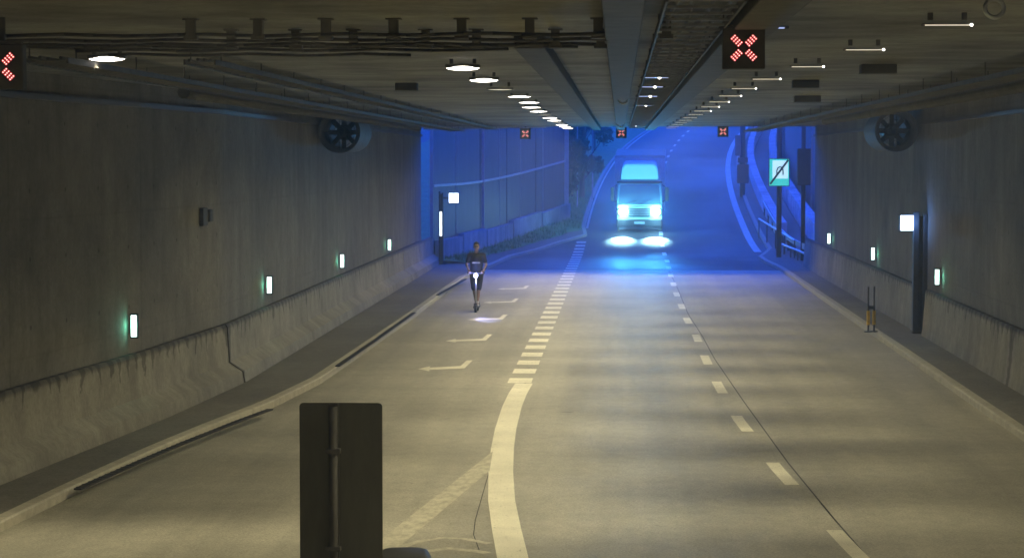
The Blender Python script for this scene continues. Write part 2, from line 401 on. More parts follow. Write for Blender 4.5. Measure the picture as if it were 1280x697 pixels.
# corner ledges under the ceiling
for nm, f, sg, lab in (('l', lwf, 1, 'thin dark service ledge where left wall meets ceiling'), ('r', lambda y: RW, -1, 'thin dark service ledge where right wall meets ceiling')):
    b = MB(); b.loft([[(f(y) + sg*.001, y, 5.12), (f(y) + sg*.07, y, 5.12), (f(y) + sg*.07, y, 5.2), (f(y) + sg*.001, y, 5.2)] for y in yw], True, True)
    tag(b.build('service_ledge', M['cable']), lab, 'ledge')

# ------------------------------------------------------------------ ceiling services
def duct(x, w, y0, y1, z0, label):
    b = MB(); b.box(x - w/2, x + w/2, y0, y1, z0, CZ - .001, .015); 
    o = b.build('cable_duct', M['soot']); return tag(o, label, 'cable duct', 'sooty ducts running along the ceiling')
duct(-.88, .30, 22.5, 87.5, 5.36, 'leftmost dark duct along the middle of the ceiling')
duct(.02, .30, 14, 87.5, 5.34, 'dark duct along the ceiling between two pale panels')
duct(1.12, .36, 14, 87.5, 5.36, 'dark duct along the ceiling beside the lit red cross sign')
def ladder(x0, x1, y0, y1, z, step, label, hgt=.06, mats='dsteel', cables=4, wob=.0):
    t = empty('cable_ladder', ((x0+x1)/2, y0, z), label, 'cable tray')
    b = MB(); xm = (x0 + x1) / 2
    for x in (x0, x1): b.box(x - xm - .01, x - xm + .01, 0, y1 - y0, -hgt/2, hgt/2)
    b.build('side_rail', M[mats], t)
    b = MB()
    for y in frange(.1, y1 - y0 - .1, step): b.box(x0 - xm, x1 - xm, y - .015, y + .015, -.02, .0)
    b.build('rung', M['rail'] if mats == 'pale' else M['steel'], t)['kind'] = 'stuff'
    b = MB()
    for k in range(cables):
        x = x0 - xm + (x1 - x0) * (k + .7) / (cables + .4); ph = random.random() * 6
        b.path([(x + .02 * math.sin(y * .9 + ph), y, .022 + .01 * math.sin(y * 1.7 + ph)) for y in frange(0, y1 - y0, 1.0)], .018, 6)
    b.build('cable', M['cable'], t)['kind'] = 'stuff'
    b = MB()
    for y in frange(.4, y1 - y0 - .4, 3.0):
        for x in (x0, x1): b.tube((x - xm, y, 0), (x - xm, y, CZ - z), .008, n=6)
    b.build('hanger', M['dsteel'], t)['kind'] = 'stuff'
    return t
ladder(-6.25, -5.75, 24, 86, 5.32, .3, 'long cable tray with thick bundles near the left wall')
ladder(-4.9, -4.55, 26, 86, 5.38, .6, 'narrow cable tray between left wall tray and lamp row')
ladder(4.55, 5.05, 20, 86, 5.30, .3, 'long cable tray with thick bundles near the right wall')
ladder(.32, .86, 16, 84, 5.40, .75, 'cable tray with pale rungs beside the middle duct')
# corrugated hose bundles on the two wall-side trays: the ribbed look in the photo
for (x, y0, y1, z, lab) in ((-6.42, 34, 74, 5.27, 'ribbed flexible conduit beside the left cable tray'), (5.25, 22, 60, 5.25, 'ribbed flexible conduit beside the right cable tray')):
    b = MB(); n = int((y1 - y0) / .16); rings = []
    for i in range(n + 1):
        y = y0 + (y1 - y0) * i / n; r = .055 if i % 2 else .095
        rings.append([(x + r * math.cos(a * math.pi / 5), y, z + r * math.sin(a * math.pi / 5)) for a in range(10)])
    b.loft(rings, True, True); tag(b.build('flexible_conduit', M['soot']), lab, 'conduit')
# transverse conduits with brackets near the top of the view
ords = ['first', 'second', 'third', 'fourth', 'fifth', 'sixth', 'seventh', 'eighth', 'ninth', 'tenth', 'eleventh', 'twelfth', 'thirteenth', 'fourteenth', 'fifteenth', 'sixteenth', 'seventeenth', 'eighteenth', 'nineteenth', 'twentieth']
for i, (y, z, xe, lab) in enumerate([(19.9, 5.37, -.1, 'nearest of the thin pipes crossing the ceiling'), (20.6, 5.36, -.1, 'second thin pipe crossing the ceiling'), (21.4, 5.36, -.2, 'third thin pipe crossing the ceiling'),
                                  (22.0, 5.37, -.4, 'fourth thin pipe crossing the ceiling'), (22.9, 5.38, -1.1, 'farthest of the thin pipes crossing the ceiling'), (24.4, 5.40, -2.2, 'short thin pipe crossing the ceiling behind the others')]):
    b = MB(); b.path([(x, y + .04 * math.sin(x * 1.3 + i), z - .018 * abs(math.sin((x + .3 * i) * 2.6))) for x in frange(-8 + (2.6 if i > 3 else 0), xe, .25)], .016, 8)
    tag(b.build('ceiling_pipe', M['cable'], smooth=True), lab, 'pipe', 'pipes crossing the ceiling')
bp = None
k = 0
for row, (y, z0, xs0) in enumerate([(19.95, 5.34, -3.70), (21.45, 5.33, -3.6)]):
    for j in range(8 if row == 0 else 7):
        x = xs0 + j * .585 + (0 if row == 0 else .12 * math.sin(j * 3))
        if not bp:
            b = MB(); b.box(-.04, .04, -.05, .05, 0, CZ - z0 - .001, .006); b.box(-.065, .065, -.06, .06, CZ - z0 - .014, CZ - z0 - .002); b.box(-.06, .06, -.045, .045, -.02, .02, .005)
            bp = b.build('pipe_bracket', M['cleat']); o = bp
        else: o = bp.copy(); COL.objects.link(o)
        o.location = (x, y, z0); k += 1
        tag(o, f'{ords[j]} pipe bracket from the left in the {"near" if row == 0 else "rear"} bracket row on the ceiling', 'bracket', 'pipe brackets on the ceiling')
# joint boxes and small hardware on the ceiling
for (x, y, w, lab) in ((3.3, 30, .45, 'nearer dark junction box on the ceiling right of the lamps'), (2.85, 36, .4, 'farther dark junction box on the ceiling right of the lamps'), (-3.4, 37, .35, 'dark junction box on the ceiling left of the lamp row'),
                       (3.6, 45, .5, 'wide dark junction box on the ceiling near the right fan')):
    b = MB(); b.box(x - w/2, x + w/2, y - .15, y + .15, CZ - .12, CZ - .001, .01); b.box(x - w/2 - .03, x + w/2 + .03, y - .03, y + .03, CZ - .125, CZ - .122)
    tag(b.build('junction_box', M['soot']), lab, 'junction box')
for (x, y, z, r, lab) in ((2.52, 15.85, 5.31, .062, 'pale ring hanging from the ceiling at the top right'), (.05, 41.5, 5.36, .085, 'pale ring hanging above the middle far cross sign'), (.02, 70, 5.35, .10, 'small pale ring close above the middle far cross sign')):
    t = empty('ceiling_ring', (x, y, z), lab, 'ring', group='pale rings hanging from the ceiling')
    b = MB(); n = 28
    b.loft([[(math.cos(a) * (r + .016 * math.cos(q)), .02 * math.sin(q), math.sin(a) * (r + .016 * math.cos(q))) for q in [i * math.pi / 4 for i in range(8)]] for a in [i * 2 * math.pi / n for i in range(n + 1)]], True)
    b.build('ring', M['rail'], t, True); MB().tube((0, 0, r), (0, 0, CZ - z), .006, n=6).build('hanger', M['dsteel'], t)

# tunnel lamps
def lamp_proto(kind):
    t = empty('tunnel_lamp', (0, 0, 0), 'x', 'lamp')
    b = MB(); b.box(-.21, .21, -.05, .05, .0, .04 if kind == 'on' else .022, .008); b.box(-.16, -.12, -.02, .02, .05, .11); b.box(.12, .16, -.02, .02, .05, .11)
    b.build('housing', M['dsteel'], t)
    if kind == 'on': MB().ell((0, -.01, .0), .20, .055, .030).build('diffuser', M['glow'], t, True)
    elif kind == 'slim':
        MB().box(-.19, .17, -.066, -.055, .0, .009).build('diffuser', M['glow_dim'], t); MB().ell((.19, -.06, .006), .013, .013, .012).build('lamp_end', M['glow'], t, True)
    elif kind == 'blue':
        MB().box(-.17, .17, -.066, -.055, .0, .012).build('diffuser', M['glow_blue'], t); MB().ell((.05, -.06, .006), .022, .02, .02).build('lamp_end', M['glow'], t, True)
    elif kind == 'faint': MB().box(-.19, .17, -.066, -.055, .0, .008).build('diffuser', M['glow_dim'], t)
    else: MB().ell((0, 0, .0), .19, .045, .012).build('diffuser', M['glow_dim'], t, True)
    if kind != 'blue':
        for tilt, e, sp in (((-34, .46, 80), (8, .85, 72)) if kind in ('on', 'dim') else ((-44, .98, 66), (-23, .60, 65), (0, .48, 65), (23, .60, 65), (42, .38, 64))):
            ld = bpy.data.lights.new('lamp_light', 'SPOT'); ld.shadow_soft_size = .08; ld.energy = LAMP_W * e * 16; ld.color = (1, .885, .57); ld.spot_size = R(sp); ld.spot_blend = 1
            lo = bpy.data.objects.new('lamp_light', ld); lo.location = (0, 0, -.05); lo.rotation_euler = Vector((math.sin(R(tilt)), -.06, -math.cos(R(tilt)))).to_track_quat('-Z', 'Y').to_euler(); link(lo, t)
    return t
PR = {k: None for k in ('on', 'slim', 'blue', 'dim', 'faint')}
def lamp(kind, x, y, z, label, group):
    if PR[kind] is None: PR[kind] = lamp_proto(kind); t = PR[kind]
    else: t = copy_tree(PR[kind])
    t.location = (x, y, z); tag(t, label, 'lamp', group); return t
gY = [19.4 + 4.35 * i for i in range(16)]
n = 0
for i, y in enumerate(gY):
    if y > 24:
        kind = 'dim' if i in (4, 9, 12) else 'on'
        LT = lamp(kind, -1.9 + (.12 if 40 < y < 46 else 0), y, 5.39, f'{ords[i-2]} lamp from the front in the row left of the middle', 'lamps in the row left of the middle')
        if i > 4: LT.scale.z = .55
        n += 1
for i, y in enumerate(gY):
    x = tab([(19, 2.72), (27, 2.3), (34, 1.95), (90, 1.85)], y)
    lamp('slim' if i < 9 else 'faint', x, y, 5.39, f'{ords[i]} lamp from the front in the row right of the middle', 'lamps in the row right of the middle')
lamp('on', -5.62, 25.3, 5.39, 'bright white lamp at the far upper left, alone beside the wall', 'single lamps beside the walls')
lamp('slim', 4.05, 16.4, 5.39, 'lamp cut off at the top right corner', 'single lamps beside the walls')
for i, y in enumerate((24.4, 31.5, 35.6, 41, 48, 78)):
    lamp('blue' if i else 'blue', .48 if i else 1.2, y if i else 19.6, 5.41 - .03, f'{ords[i]} faint bluish lamp from the front between the middle ducts', 'faint lamps between the middle ducts')
for j, y in enumerate((-14, -9.6, -5.2, -.8, 3.5, 7.9, 12.3)):      # the same rows go on behind the camera
    for x in (-5.6, -1.9, 2.7): lamp('on', x, y + 1.7, 5.39, f'{ords[j]} lamp of a row overhead before the first one in view', 'lamps overhead before the view')

# jet fans
def jetfan(loc, label):
    t = empty('jet_fan', loc, label, 'fan', group='jet fans under the ceiling beside the walls')
    def ring(ro, ri, y0, y1, m, nm, n=32):
        b = MB(); R_ = []
        for (r, y) in ((ro, y0), (ro, y1), (ri, y1), (ri, y0)): R_.append([(r * math.cos(a), y, r * math.sin(a)) for a in [i * 2 * math.pi / n for i in range(n)]])
        b.loft(R_ + [R_[0]], True); return b.build(nm, m, t, True)
    ring(.49, .42, 0, 2.8, M['soot'], 'casing'); ring(.52, .44, -.06, 0, M['dsteel'], 'inlet_ring'); ring(.2, .001, 1.0, 1.8, M['dark'], 'motor')
    b = MB()
    for k in range(8):
        a = k * math.pi / 4; Mx = Matrix.Translation((0, .95, 0)) @ Matrix.Rotation(a, 4, 'Y') @ Matrix.Rotation(R(35), 4, 'Z'); b.box(.12, .41, -.006, .006, -.07, .07, M=Matrix.Translation((0, .95, 0)) @ Matrix.Rotation(a, 4, 'Y') @ Matrix.Rotation(R(35), 4, 'X'))
    b.build('fan_blades', M['dsteel'], t)
    b = MB()
    for k in range(3):
        r = .14 + .12 * k; b.path([(r * math.cos(a), -.04, r * math.sin(a)) for a in [i * math.pi / 12 for i in range(25)]], .006, 5)
    b.tube((-.43, -.04, 0), (.43, -.04, 0), .008); b.tube((0, -.04, -.43), (0, -.04, .43), .008); b.build('guard', M['dsteel'], t)
    for y in (.3, 2.5): MB().box(-.3, .3, y - .04, y + .04, .44, CZ - loc[2] - .002).build('mount', M['dsteel'], t)
jetfan((-6.9, 57, 4.95), 'dark round jet fan high on the left wall'); jetfan((6.72, 57, 4.98), 'dark round jet fan high on the right wall')

# lane signals: red crosses
def signal_proto():
    t = empty('lane_signal', (0, 0, 0), 'x', 'signal')
    MB().box(-.175, .175, 0, .12, -.175, .175, .012).build('housing', M['soot'], t)
    MB().box(-.18, .18, -.06, 0, .176, .186).build('visor', M['soot'], t)
    MB().box(-.02, .02, .04, .08, .2, .6).build('hanger', M['dsteel'], t)
    core, red = MB(), MB()
    for q in range(4):
        a = R(45 + 90 * q); d = Vector((math.cos(a), math.sin(a))); nn = Vector((-d.y, d.x))
        for i in range(4):
            for j in (-1, 0, 1):
                p = d * (.045 + .026 * i) + nn * j * .018
                core.tube((p.x, -.004, p.y), (p.x, -.001, p.y), .0055, n=8)
                red.tube((p.x, -.003, p.y), (p.x, -.0005, p.y), .012, n=8)
    red.build('red_diodes', M['ledr'], t); core.build('cross_diodes', M['ledw'], t)
    return t
S0 = signal_proto()
SG = [((1.02, 19.3, 5.21), 1.0, 'large red cross signal near the top right of centre'), ((-5.27, 19.6, 5.08), 1.1, 'red cross signal cut by the left picture edge'),
      ((-3.55, 87.2, 5.22), 1.0, 'left one of the three far red cross signals at the portal'), ((.05, 87.2, 5.26), 1.0, 'middle one of the three far red cross signals at the portal'), ((3.85, 87.2, 5.30), 1.0, 'right one of the three far red cross signals at the portal')]
for i, (p, s, lab) in enumerate(SG):
    o = S0 if i == 0 else copy_tree(S0)
    o.location = p; o.scale = (s,) * 3; tag(o, lab, 'signal', 'red cross lane signals')
    if i >= 2: o.scale = (1.15,) * 3

# green-white evacuation lamps on the walls
def exit_proto():
    t = empty('evacuation_lamp', (0, 0, 0), 'x', 'lamp')        # built for the left wall, faces the road
    MB().box(0.0, .06, -.09, .09, -.20, .20, .008).build('housing', M['exitrim'], t)
    MB().box(.03, .075, -.105, -.04, -.17, .17, .006).build('diffuser', M['exitlamp'], t)
    return t
E0 = None
def exitlamp(x, y, z, rz, label, lamps_group):
    global E0
    if E0 is None:
        t = empty('evacuation_lamp', (0, 0, 0), 'x', 'lamp'); E0 = t
        MB().box(-.07, .07, -.03, .03, -.20, .20, .01).build('housing', M['black'], t)
        MB().box(-.046, .046, -.042, -.02, -.17, .17, .006).build('diffuser', M['exitlamp'], t)
        MB().box(-.02, .02, .03, .12, -.05, .05).build('bracket', M['dark'], t)
        ld = bpy.data.lights.new('lamp_light', 'POINT'); ld.energy = 2.0; ld.color = (.12, 1, .62); ld.shadow_soft_size = .03
        lo = bpy.data.objects.new('lamp_light', ld); lo.location = (0, -.12, 0); link(lo, t)
    else: t = copy_tree(E0)
    t.location = (x, y, z); t.rotation_euler.z = rz; tag(t, label, 'lamp', lamps_group)
for px, py, Y, nm in ((168,407,36.4,'nearest and largest'), (337,356,49.5,'second nearest'), (428,326,62.4,'third nearest'), (487,306,75.3,'farthest')):
    d = ray(px, py); 
    # where the sight line comes close to the wall face
    t_ = 10
    while (CP + d * t_).x > lwf((CP + d * t_).y) + .13 and t_ < 200: t_ += .1
    p = CP + d * t_; exitlamp(p.x, p.y, p.z, R(-4), f'{nm} glowing green-white lamp on the left wall', 'evacuation lamps on the left wall')
for px, py, nm in ((1171,346,'nearest'), (1091,317,'middle'), (1036,298,'farthest')):
    d = ray(px, py); t_ = 10
    while (CP + d * t_).x < RW - .13 and t_ < 200: t_ += .1
    p = CP + d * t_; exitlamp(p.x, p.y, p.z, R(4), f'{nm} glowing green-white lamp on the right wall', 'evacuation lamps on the right wall')

# lit square signs on posts
def sos(x, y, side_, base, label, w=.36, tall=2.9, cw=1.0, off=.32):
    t = empty('sign_post', (x, y, base), label, 'sign post', group='posts with a lit square sign')
    b = MB(); b.box(-.19*cw, -.05*cw, -.12, .12, 0, tall, .01); b.box(.05*cw, .17*cw, -.10, .14, 0, tall - .05, .01); b.build('column', M['dark'], t)
    MB().box(-.05*cw, .05*cw, -.04, .08, 0, tall - .1).build('web', M['dsteel'], t)
    MB().box(-.2, .2, -.16, .16, 0, .06, .008).build('base_plate', M['dsteel'], t)
    cx = -side_ * off
    MB().box(cx - w/2 - .03, cx + w/2 + .03, -.07, .07, 2.64 - w/2 - .03, 2.64 + w/2 + .03, .03).build('sign_housing', M['black'], t)
    MB().box(cx - w/2, cx + w/2, -.085, -.06, 2.64 - w/2, 2.64 + w/2, .012).build('sign_face', M['signlit'], t)
    MB().box(min(0, cx * .5) - .02, max(0, cx * .5) + .02, -.03, .03, 2.6, 2.68).build('arm', M['dark'], t)
    ld = bpy.data.lights.new('sign_light', 'POINT'); ld.energy = 7 if x < 0 else 22; ld.color = (.15, .35, 1); ld.shadow_soft_size = .1
    lo = bpy.data.objects.new('sign_light', ld); lo.location = (cx, -.25, 2.64); link(lo, t)
    return t
sos(7.2, 55.9, 1, .12, 'wide dark post with a glaring white square sign at the right wall')
p = G(549, 326); 
t = sos(-7.05, 91.5, -1, .1, 'slim dark post with a glaring blue-white square sign left of the portal', .38, cw=.5, off=.5)
MB().box(-.05, .03, -.145, -.122, 1.15, 2.1).build('reflector_strip', M['signlit'], t)  # the strip's reflected white is put in as emission

# delineator pair on the right footway
t = empty('barrier_post', (6.06, 56.1, .12), 'pair of thin dark posts with yellow bands on the right footway', 'post')
for dx, dy in ((-.075, 0), (.075, .1)):
    MB().tube((dx, dy, 0), (dx, dy, 1.1), .022).build('pole', M['dsteel'], t); MB().tube((dx, dy, .18), (dx, dy, .52), .042).build('yellow_band', M['yellow'], t)
    b = MB(); b.box(dx - .09, dx + .09, dy - .03, dy + .03, 0, .03, .005); b.box(dx - .03, dx + .03, dy - .09, dy + .09, .002, .034, .005); b.build('foot', M['dark'], t)
MB().box(-.09, .09, .03, .05, .56, .64).build('crossbar', M['dark'], t)

# ------------------------------------------------------------------ foreground sign seen from behind
t = empty('road_sign', (-2.42, 20.0, 0), 'large dark sign seen from behind in the gore', 'sign')
W2, ZT = .362, 2.18
def rrect(w0, w1, z0, z1, r, y, n=5):
    P = []
    for (cx, cz, a0) in ((w1 - r, z1 - r, 0), (w0 + r, z1 - r, 90), (w0 + r, z0 + r, 180), (w1 - r, z0 + r, 270)):
        for k in range(n + 1): a = R(a0 + 90 * k / n); P.append((cx + r * math.cos(a), y, cz + r * math.sin(a)))
    return P
MB().prism(rrect(-W2, W2, .62, ZT, .035, 0), (0, .012, 0)).build('sign_plate', M['signback'], t)
b = MB(); b.box(-.10, -.085, -.028, -.001, .62, ZT - .01); b.box(-.03, -.015, -.028, -.001, .62, ZT - .01); b.box(-.10, -.015, -.034, -.029, .62, ZT - .01); b.build('stiffener', M['signback'], t)
MB().tube((-.058, -.08, 0), (-.058, -.08, 2.15), .038, n=20).build('post', M['dsteel'], t, True)
for z in (.9, 1.75): MB().box(-.12, .005, -.125, -.036, z, z + .04, .004).build('clamp', M['dsteel'], t)
MB().box(-.18, .06, -.2, .04, 0, .03, .005).build('base_plate', M['dsteel'], t)
# dark cushion nose beside it
px0, _ = 0, 0
t = empty('crash_cushion', (-2.08, 22.3, 0), 'dark rounded crash cushion nose low beside the sign', 'crash cushion')
b = MB(); rings = []
for z, s in ((0, 1.0), (.05, 1.03), (.45, 1.0), (.54, .96), (.60, .86), (.625, .70)):
    rings.append([(x * s * .27, y * s * .40, z) for x, y in [(math.copysign(abs(math.cos(a)) ** .45, math.cos(a)), math.copysign(abs(math.sin(a)) ** .45, math.sin(a))) for a in [i * 2 * math.pi / 32 for i in range(32)]]])
b.loft(rings, True, True); b.build('shell', M['dark'], t, True)
b = MB(); b.box(-.285, .285, -.02, .02, .2, .3, .01); b.build('reflective_band', M['yellow'], t)
t.rotation_euler.z = R(6); t.scale.z = .78

# ------------------------------------------------------------------ scooter and rider
SX, SY = -4.02, 64.6
t = empty('electric_scooter', (SX, SY, 0), 'slim electric kick scooter with a lit front lamp under the rider', 'scooter')
def wheel(y, nm='wheel'):
    w = MB().tube((-.028, y, .11), (.028, y, .11), .108, n=28).build(nm, M['rubber'], t, True)
    MB().tube((-.034, y, .11), (.034, y, .11), .055, n=20).build('hub', M['scootgrey'], w)
wheel(0); wheel(.92)
MB().box(-.085, .085, .16, .82, .11, .165, .02).build('deck', M['dark'], t)
MB().tube((0, .06, .22), (0, .2, 1.10), .026, n=14).build('stem', M['scootgrey'], t, True)
b = MB(); b.box(-.05, -.034, -.03, .05, .1, .25); b.box(.034, .05, -.03, .05, .1, .25); b.box(-.05, .05, .0, .09, .23, .26, .01); b.build('fork', M['dark'], t)
MB().tube((-.24, .2, 1.10), (.24, .2, 1.10), .017).build('handlebar', M['dark'], t)
for s in (-1, 1): MB().tube((s*.13, .2, 1.10), (s*.25, .2, 1.10), .022).build('grip', M['rubber'], t)
b = MB(); b.loft([[(x, .92 + .14 * math.cos(a), .11 + .14 * math.sin(a)) for x in (-.045, .045)] for a in [R(20 + 14 * k) for k in range(9)]]); b.build('mudguard', M['dark'], t)
MB().ell((0, .11, 1.03), .058, .04, .058).build('headlight', M['scoot'], t, True)
ld = bpy.data.lights.new('scooter_beam', 'SPOT'); ld.energy = 260; ld.color = (.5, .5, 1); ld.spot_size = R(15); ld.spot_blend = .5; ld.shadow_soft_size = .02
lo = bpy.data.objects.new('scooter_beam', ld); lo.location = (0, .05, 1.03); link(lo, t)
lo.rotation_euler = Vector((.47, -2.65, -1.03)).to_track_quat('-Z', 'Y').to_euler()
ld = bpy.data.lights.new('scooter_glow', 'POINT'); ld.energy = 20; ld.color = (.16, .25, 1); ld.shadow_soft_size = .04
lo = bpy.data.objects.new('scooter_glow', ld); lo.location = (0, .02, 1.06); link(lo, t)

def blob(name, caps, ells, m, parent, vox=.009, smooth=4):
    b = MB()
    for (p, r, q, r2) in caps:
        b.tube(p, q, r, r2, n=14); b.ell(p, r, r, r, 12); b.ell(q, r2, r2, r2, 12)
    for e in ells: b.ell(e[0], *e[1], n=20, M=e[2] if len(e) > 2 else None)
    o = b.build(name, m, parent)
    md = o.modifiers.new('r', 'REMESH'); md.mode = 'VOXEL'; md.voxel_size = vox
    ms = o.modifiers.new('s', 'SMOOTH'); ms.iterations = smooth; ms.factor = .5
    dg = bpy.context.evaluated_depsgraph_get(); me = bpy.data.meshes.new_from_object(o.evaluated_get(dg))
    o.modifiers.clear(); o.data = me
    for p in me.polygons: p.use_smooth = True
    return o
P = empty('person', (SX, SY, 0), 'person in dark shirt and shorts riding a scooter in the left lane', 'person')
dz = .165
hip = {s: (s*.09, .46, dz + .90) for s in (-1, 1)}
knee = {-1: (-.065, .36, dz + .49), 1: (.06, .44, dz + .48)}
ank = {-1: (-.02, .58, dz + .08), 1: (.03, .30, dz + .08)}
sho = {s: (s*.185, .40, dz + 1.42) for s in (-1, 1)}
elb = {s: (s*.275, .39, dz + 1.15) for s in (-1, 1)}
wri = {s: (s*.195, .235, 1.13) for s in (-1, 1)}
caps = []; ells = []
for s in (-1, 1):
    caps += [(hip[s], .085, knee[s], .055), (knee[s], .054, (Vector(knee[s]) * .6 + Vector(ank[s]) * .4 + Vector((0, .015, 0))), .052), ((Vector(knee[s]) * .6 + Vector(ank[s]) * .4 + Vector((0, .015, 0))), .052, ank[s], .036),
             (ank[s], .036, (ank[s][0], ank[s][1] - .12, dz + .035), .028), (sho[s], .052, elb[s], .040), (elb[s], .040, wri[s], .026)]
    hd = (s*.17, .205, 1.13); caps += [(wri[s], .025, hd, .030)]
    for k in range(4):
        x = s * (.145 + .02 * k); r = .0085
        caps += [((x, .19, 1.142), r, (x, .168, 1.118), r), ((x, .168, 1.118), r, (x, .178, 1.078 + .004 * abs(k - 1.5)), r)]
    caps += [((s*.145, .215, 1.12), .011, (s*.122, .215, 1.082), .009)]
caps += [((0, .46, dz + .92), .12, (0, .43, dz + 1.12), .115), ((0, .43, dz + 1.12), .115, (0, .41, dz + 1.35), .13), (sho[-1], .055, sho[1], .055), ((0, .41, dz + 1.44), .058, (0, .395, dz + 1.56), .052)]
HZ = dz + 1.66
ells += [((0, .395, HZ + .02), (.075, .095, .105)), ((0, .37, HZ - .055), (.056, .068, .062)), ((0, .296, HZ - .012), (.012, .016, .024)), ((-.078, .40, HZ - .01), (.012, .02, .032)), ((.078, .40, HZ - .01), (.012, .02, .032)),
         ((0, .306, HZ - .058), (.024, .010, .008)), ((-.031, .312, HZ + .035), (.02, .008, .008)), ((.031, .312, HZ + .035), (.02, .008, .008))]
body = blob('body', caps, ells, M['skin'], P, .008)
blob('hair', [], [((0, .415, HZ + .05), (.083, .098, .092)), ((0, .36, HZ + .105), (.06, .06, .03))], M['hair'], P, .009)
sc = []
for s in (-1, 1):
    sc += [(sho[s], .068, (Vector(sho[s]) * .35 + Vector(elb[s]) * .65), .062), ((s*.06, .455, dz + .88), .115, (s*.07, .42, dz + 1.30), .115)]
sc += [((0, .46, dz + .86), .15, (0, .43, dz + 1.12), .14), ((0, .43, dz + 1.12), .14, (0, .41, dz + 1.34), .15), (sho[-1], .075, sho[1], .075)]
blob('shirt', sc, [], M['shirt'], P, .011)
sh = []
for s in (-1, 1): sh += [(hip[s], .115, (Vector(hip[s]) * .05 + Vector(knee[s]) * .95), .085)]
sh += [((-.05, .46, dz + .9), .12, (.05, .46, dz + .9), .12)]
blob('shorts', sh, [], M['shorts'], P, .011)
for s in (-1, 1):
    a = ank[s]
    blob('shoe', [((a[0], a[1] + .04, dz + .04), .04, (a[0], a[1] - .16, dz + .03), .034)], [((a[0], a[1] - .06, dz + .022), (.045, .14, .022))], M['shoe'] if s > 0 else M['dark'], P, .009)
    MB().tube((a[0], a[1], dz + .06), (a[0], a[1], dz + .14), .042, n=14).build('sock', M['sock'] if s > 0 else M['dark'], P, True)
b = MB()
for s in (-1, 1): b.ell((s*.031, .296, HZ + .015), .026, .006, .016)
b.tube((-.07, .30, HZ + .02), (.07, .30, HZ + .02), .004); b.build('glasses', M['black'], P)
MB().box(-.11, .11, .262, .268, dz + 1.20, dz + 1.235, .002).build('shirt_print', M['faded'], P)

# ------------------------------------------------------------------ truck
TX, TY = .98, 116.0; TZ = h(TY)
t = empty('truck', (TX, TY, TZ), 'pale box truck driving down towards the tunnel with glaring headlights', 'truck', rz=R(-1.2))
t.rotation_euler.x = math.atan(.066)
def sect(w, z0, z1, y, r, n=4, taper=1.0):
    P_ = []
    for (cx, cz, a0) in ((w*taper - r, z1 - r, 0), (-w*taper + r, z1 - r, 90)):
        for k in range(n + 1): a = R(a0 + 90 * k / n); P_.append((cx + r * math.cos(a), y, cz + r * math.sin(a)))
    P_ += [(-w, y, z0 + .05), (-w + .05, y, z0), (w - .05, y, z0), (w, y, z0 + .05)]
    return P_
b = MB()
# cab: lower front, raked windscreen zone, roof
b.loft([sect(1.10, .52, 1.40, -.02, .08), sect(1.14, .48, 1.42, .06, .08), sect(1.15, .48, 2.40, .34, .16, taper=.95), sect(1.15, .48, 2.52, .6, .18, taper=.95), sect(1.15, .55, 2.52, 1.85, .18, taper=.95)], True, True)
cab = b.build('cab', M['truck'], t)
b = MB(); y0, y1 = .045, .322
b.loft([[(-1.04, y0 - .0, 1.44), (-.5, y0 - .03, 1.44), (.5, y0 - .03, 1.44), (1.04, y0, 1.44)], [(-1.0, .20, 1.95), (-.5, .165, 1.95), (.5, .165, 1.95), (1.0, .20, 1.95)], [(-.95, y1, 2.34), (-.5, y1 - .03, 2.34), (.5, y1 - .03, 2.34), (.95, y1, 2.34)]])
ws = b.build('windscreen', M['glass'], t)
b = MB(); b.path([(-.7, .0, 1.43), (-.1, .02, 1.62)], .012); b.path([(.0, .0, 1.43), (.6, .02, 1.62)], .012); b.build('wiper', M['black'], ws)
# roof deflector
b = MB(); D = []
for (y, z0, zt, w) in ((.38, 2.50, 2.62, 1.02), (.5, 2.50, 2.95, 1.04), (.8, 2.50, 3.30, 1.02), (1.3, 2.50, 3.44, 1.0), (1.9, 2.50, 3.48, 1.0)):
    D.append(sect(w, z0, zt, y, min(.32, (zt - z0) * .6), 5, .93))
b.loft(D, True, True); b.build('roof_deflector', M['truck'], t)
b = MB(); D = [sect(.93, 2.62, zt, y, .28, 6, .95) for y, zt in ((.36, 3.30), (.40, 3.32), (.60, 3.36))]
b.loft(D, True, True); b.build('deflector_glow', M['roofglow'], t)  # added panel, its emission paints the bright cyan on the deflector
MB().box(-1.12, 1.12, .30, .36, 2.44, 2.52, .01).build('sun_visor', M['black'], t)
MB().box(-1.27, 1.27, 2.0, 7.6, .95, 3.68, .03).build('cargo_box', M['cargo'], t)
MB().box(-1.275, 1.275, 1.985, 2.06, 3.60, 3.67, .01).build('box_frame', M['rail'], t); MB().box(-1.26, 1.26, 2.02, 7.58, 3.682, 3.70, .004).build('box_top_dimmer', M['dark'], t)  # dark sheet added over the box to dim its sky-lit top
MB().box(-.45, .45, 1.2, 7.4, .62, .94).build('chassis', M['dark'], t)
b = MB(); b.box(-1.14, 1.14, -.16, .12, .30, .66, .05); b.box(-1.0, 1.0, -.08, .1, .16, .298, .03); b.build('bumper', M['dark'], t)
g = MB().box(-.55, .55, -.055, .0, .78, 1.22, .02).build('grille', M['dark'], t)
b = MB()
for z in (.86, .95, 1.04, 1.13): b.box(-.52, .52, -.068, -.056, z, z + .025)
b.build('grille_bar', M['rail'], g)
MB().box(-.26, .26, -.172, -.160, .44, .55, .003).build('number_plate', M['cargo'], t)
MB().box(-1.11, 1.11, -.03, .0, 1.27, 1.36, .01).build('front_panel', M['rail'], t)
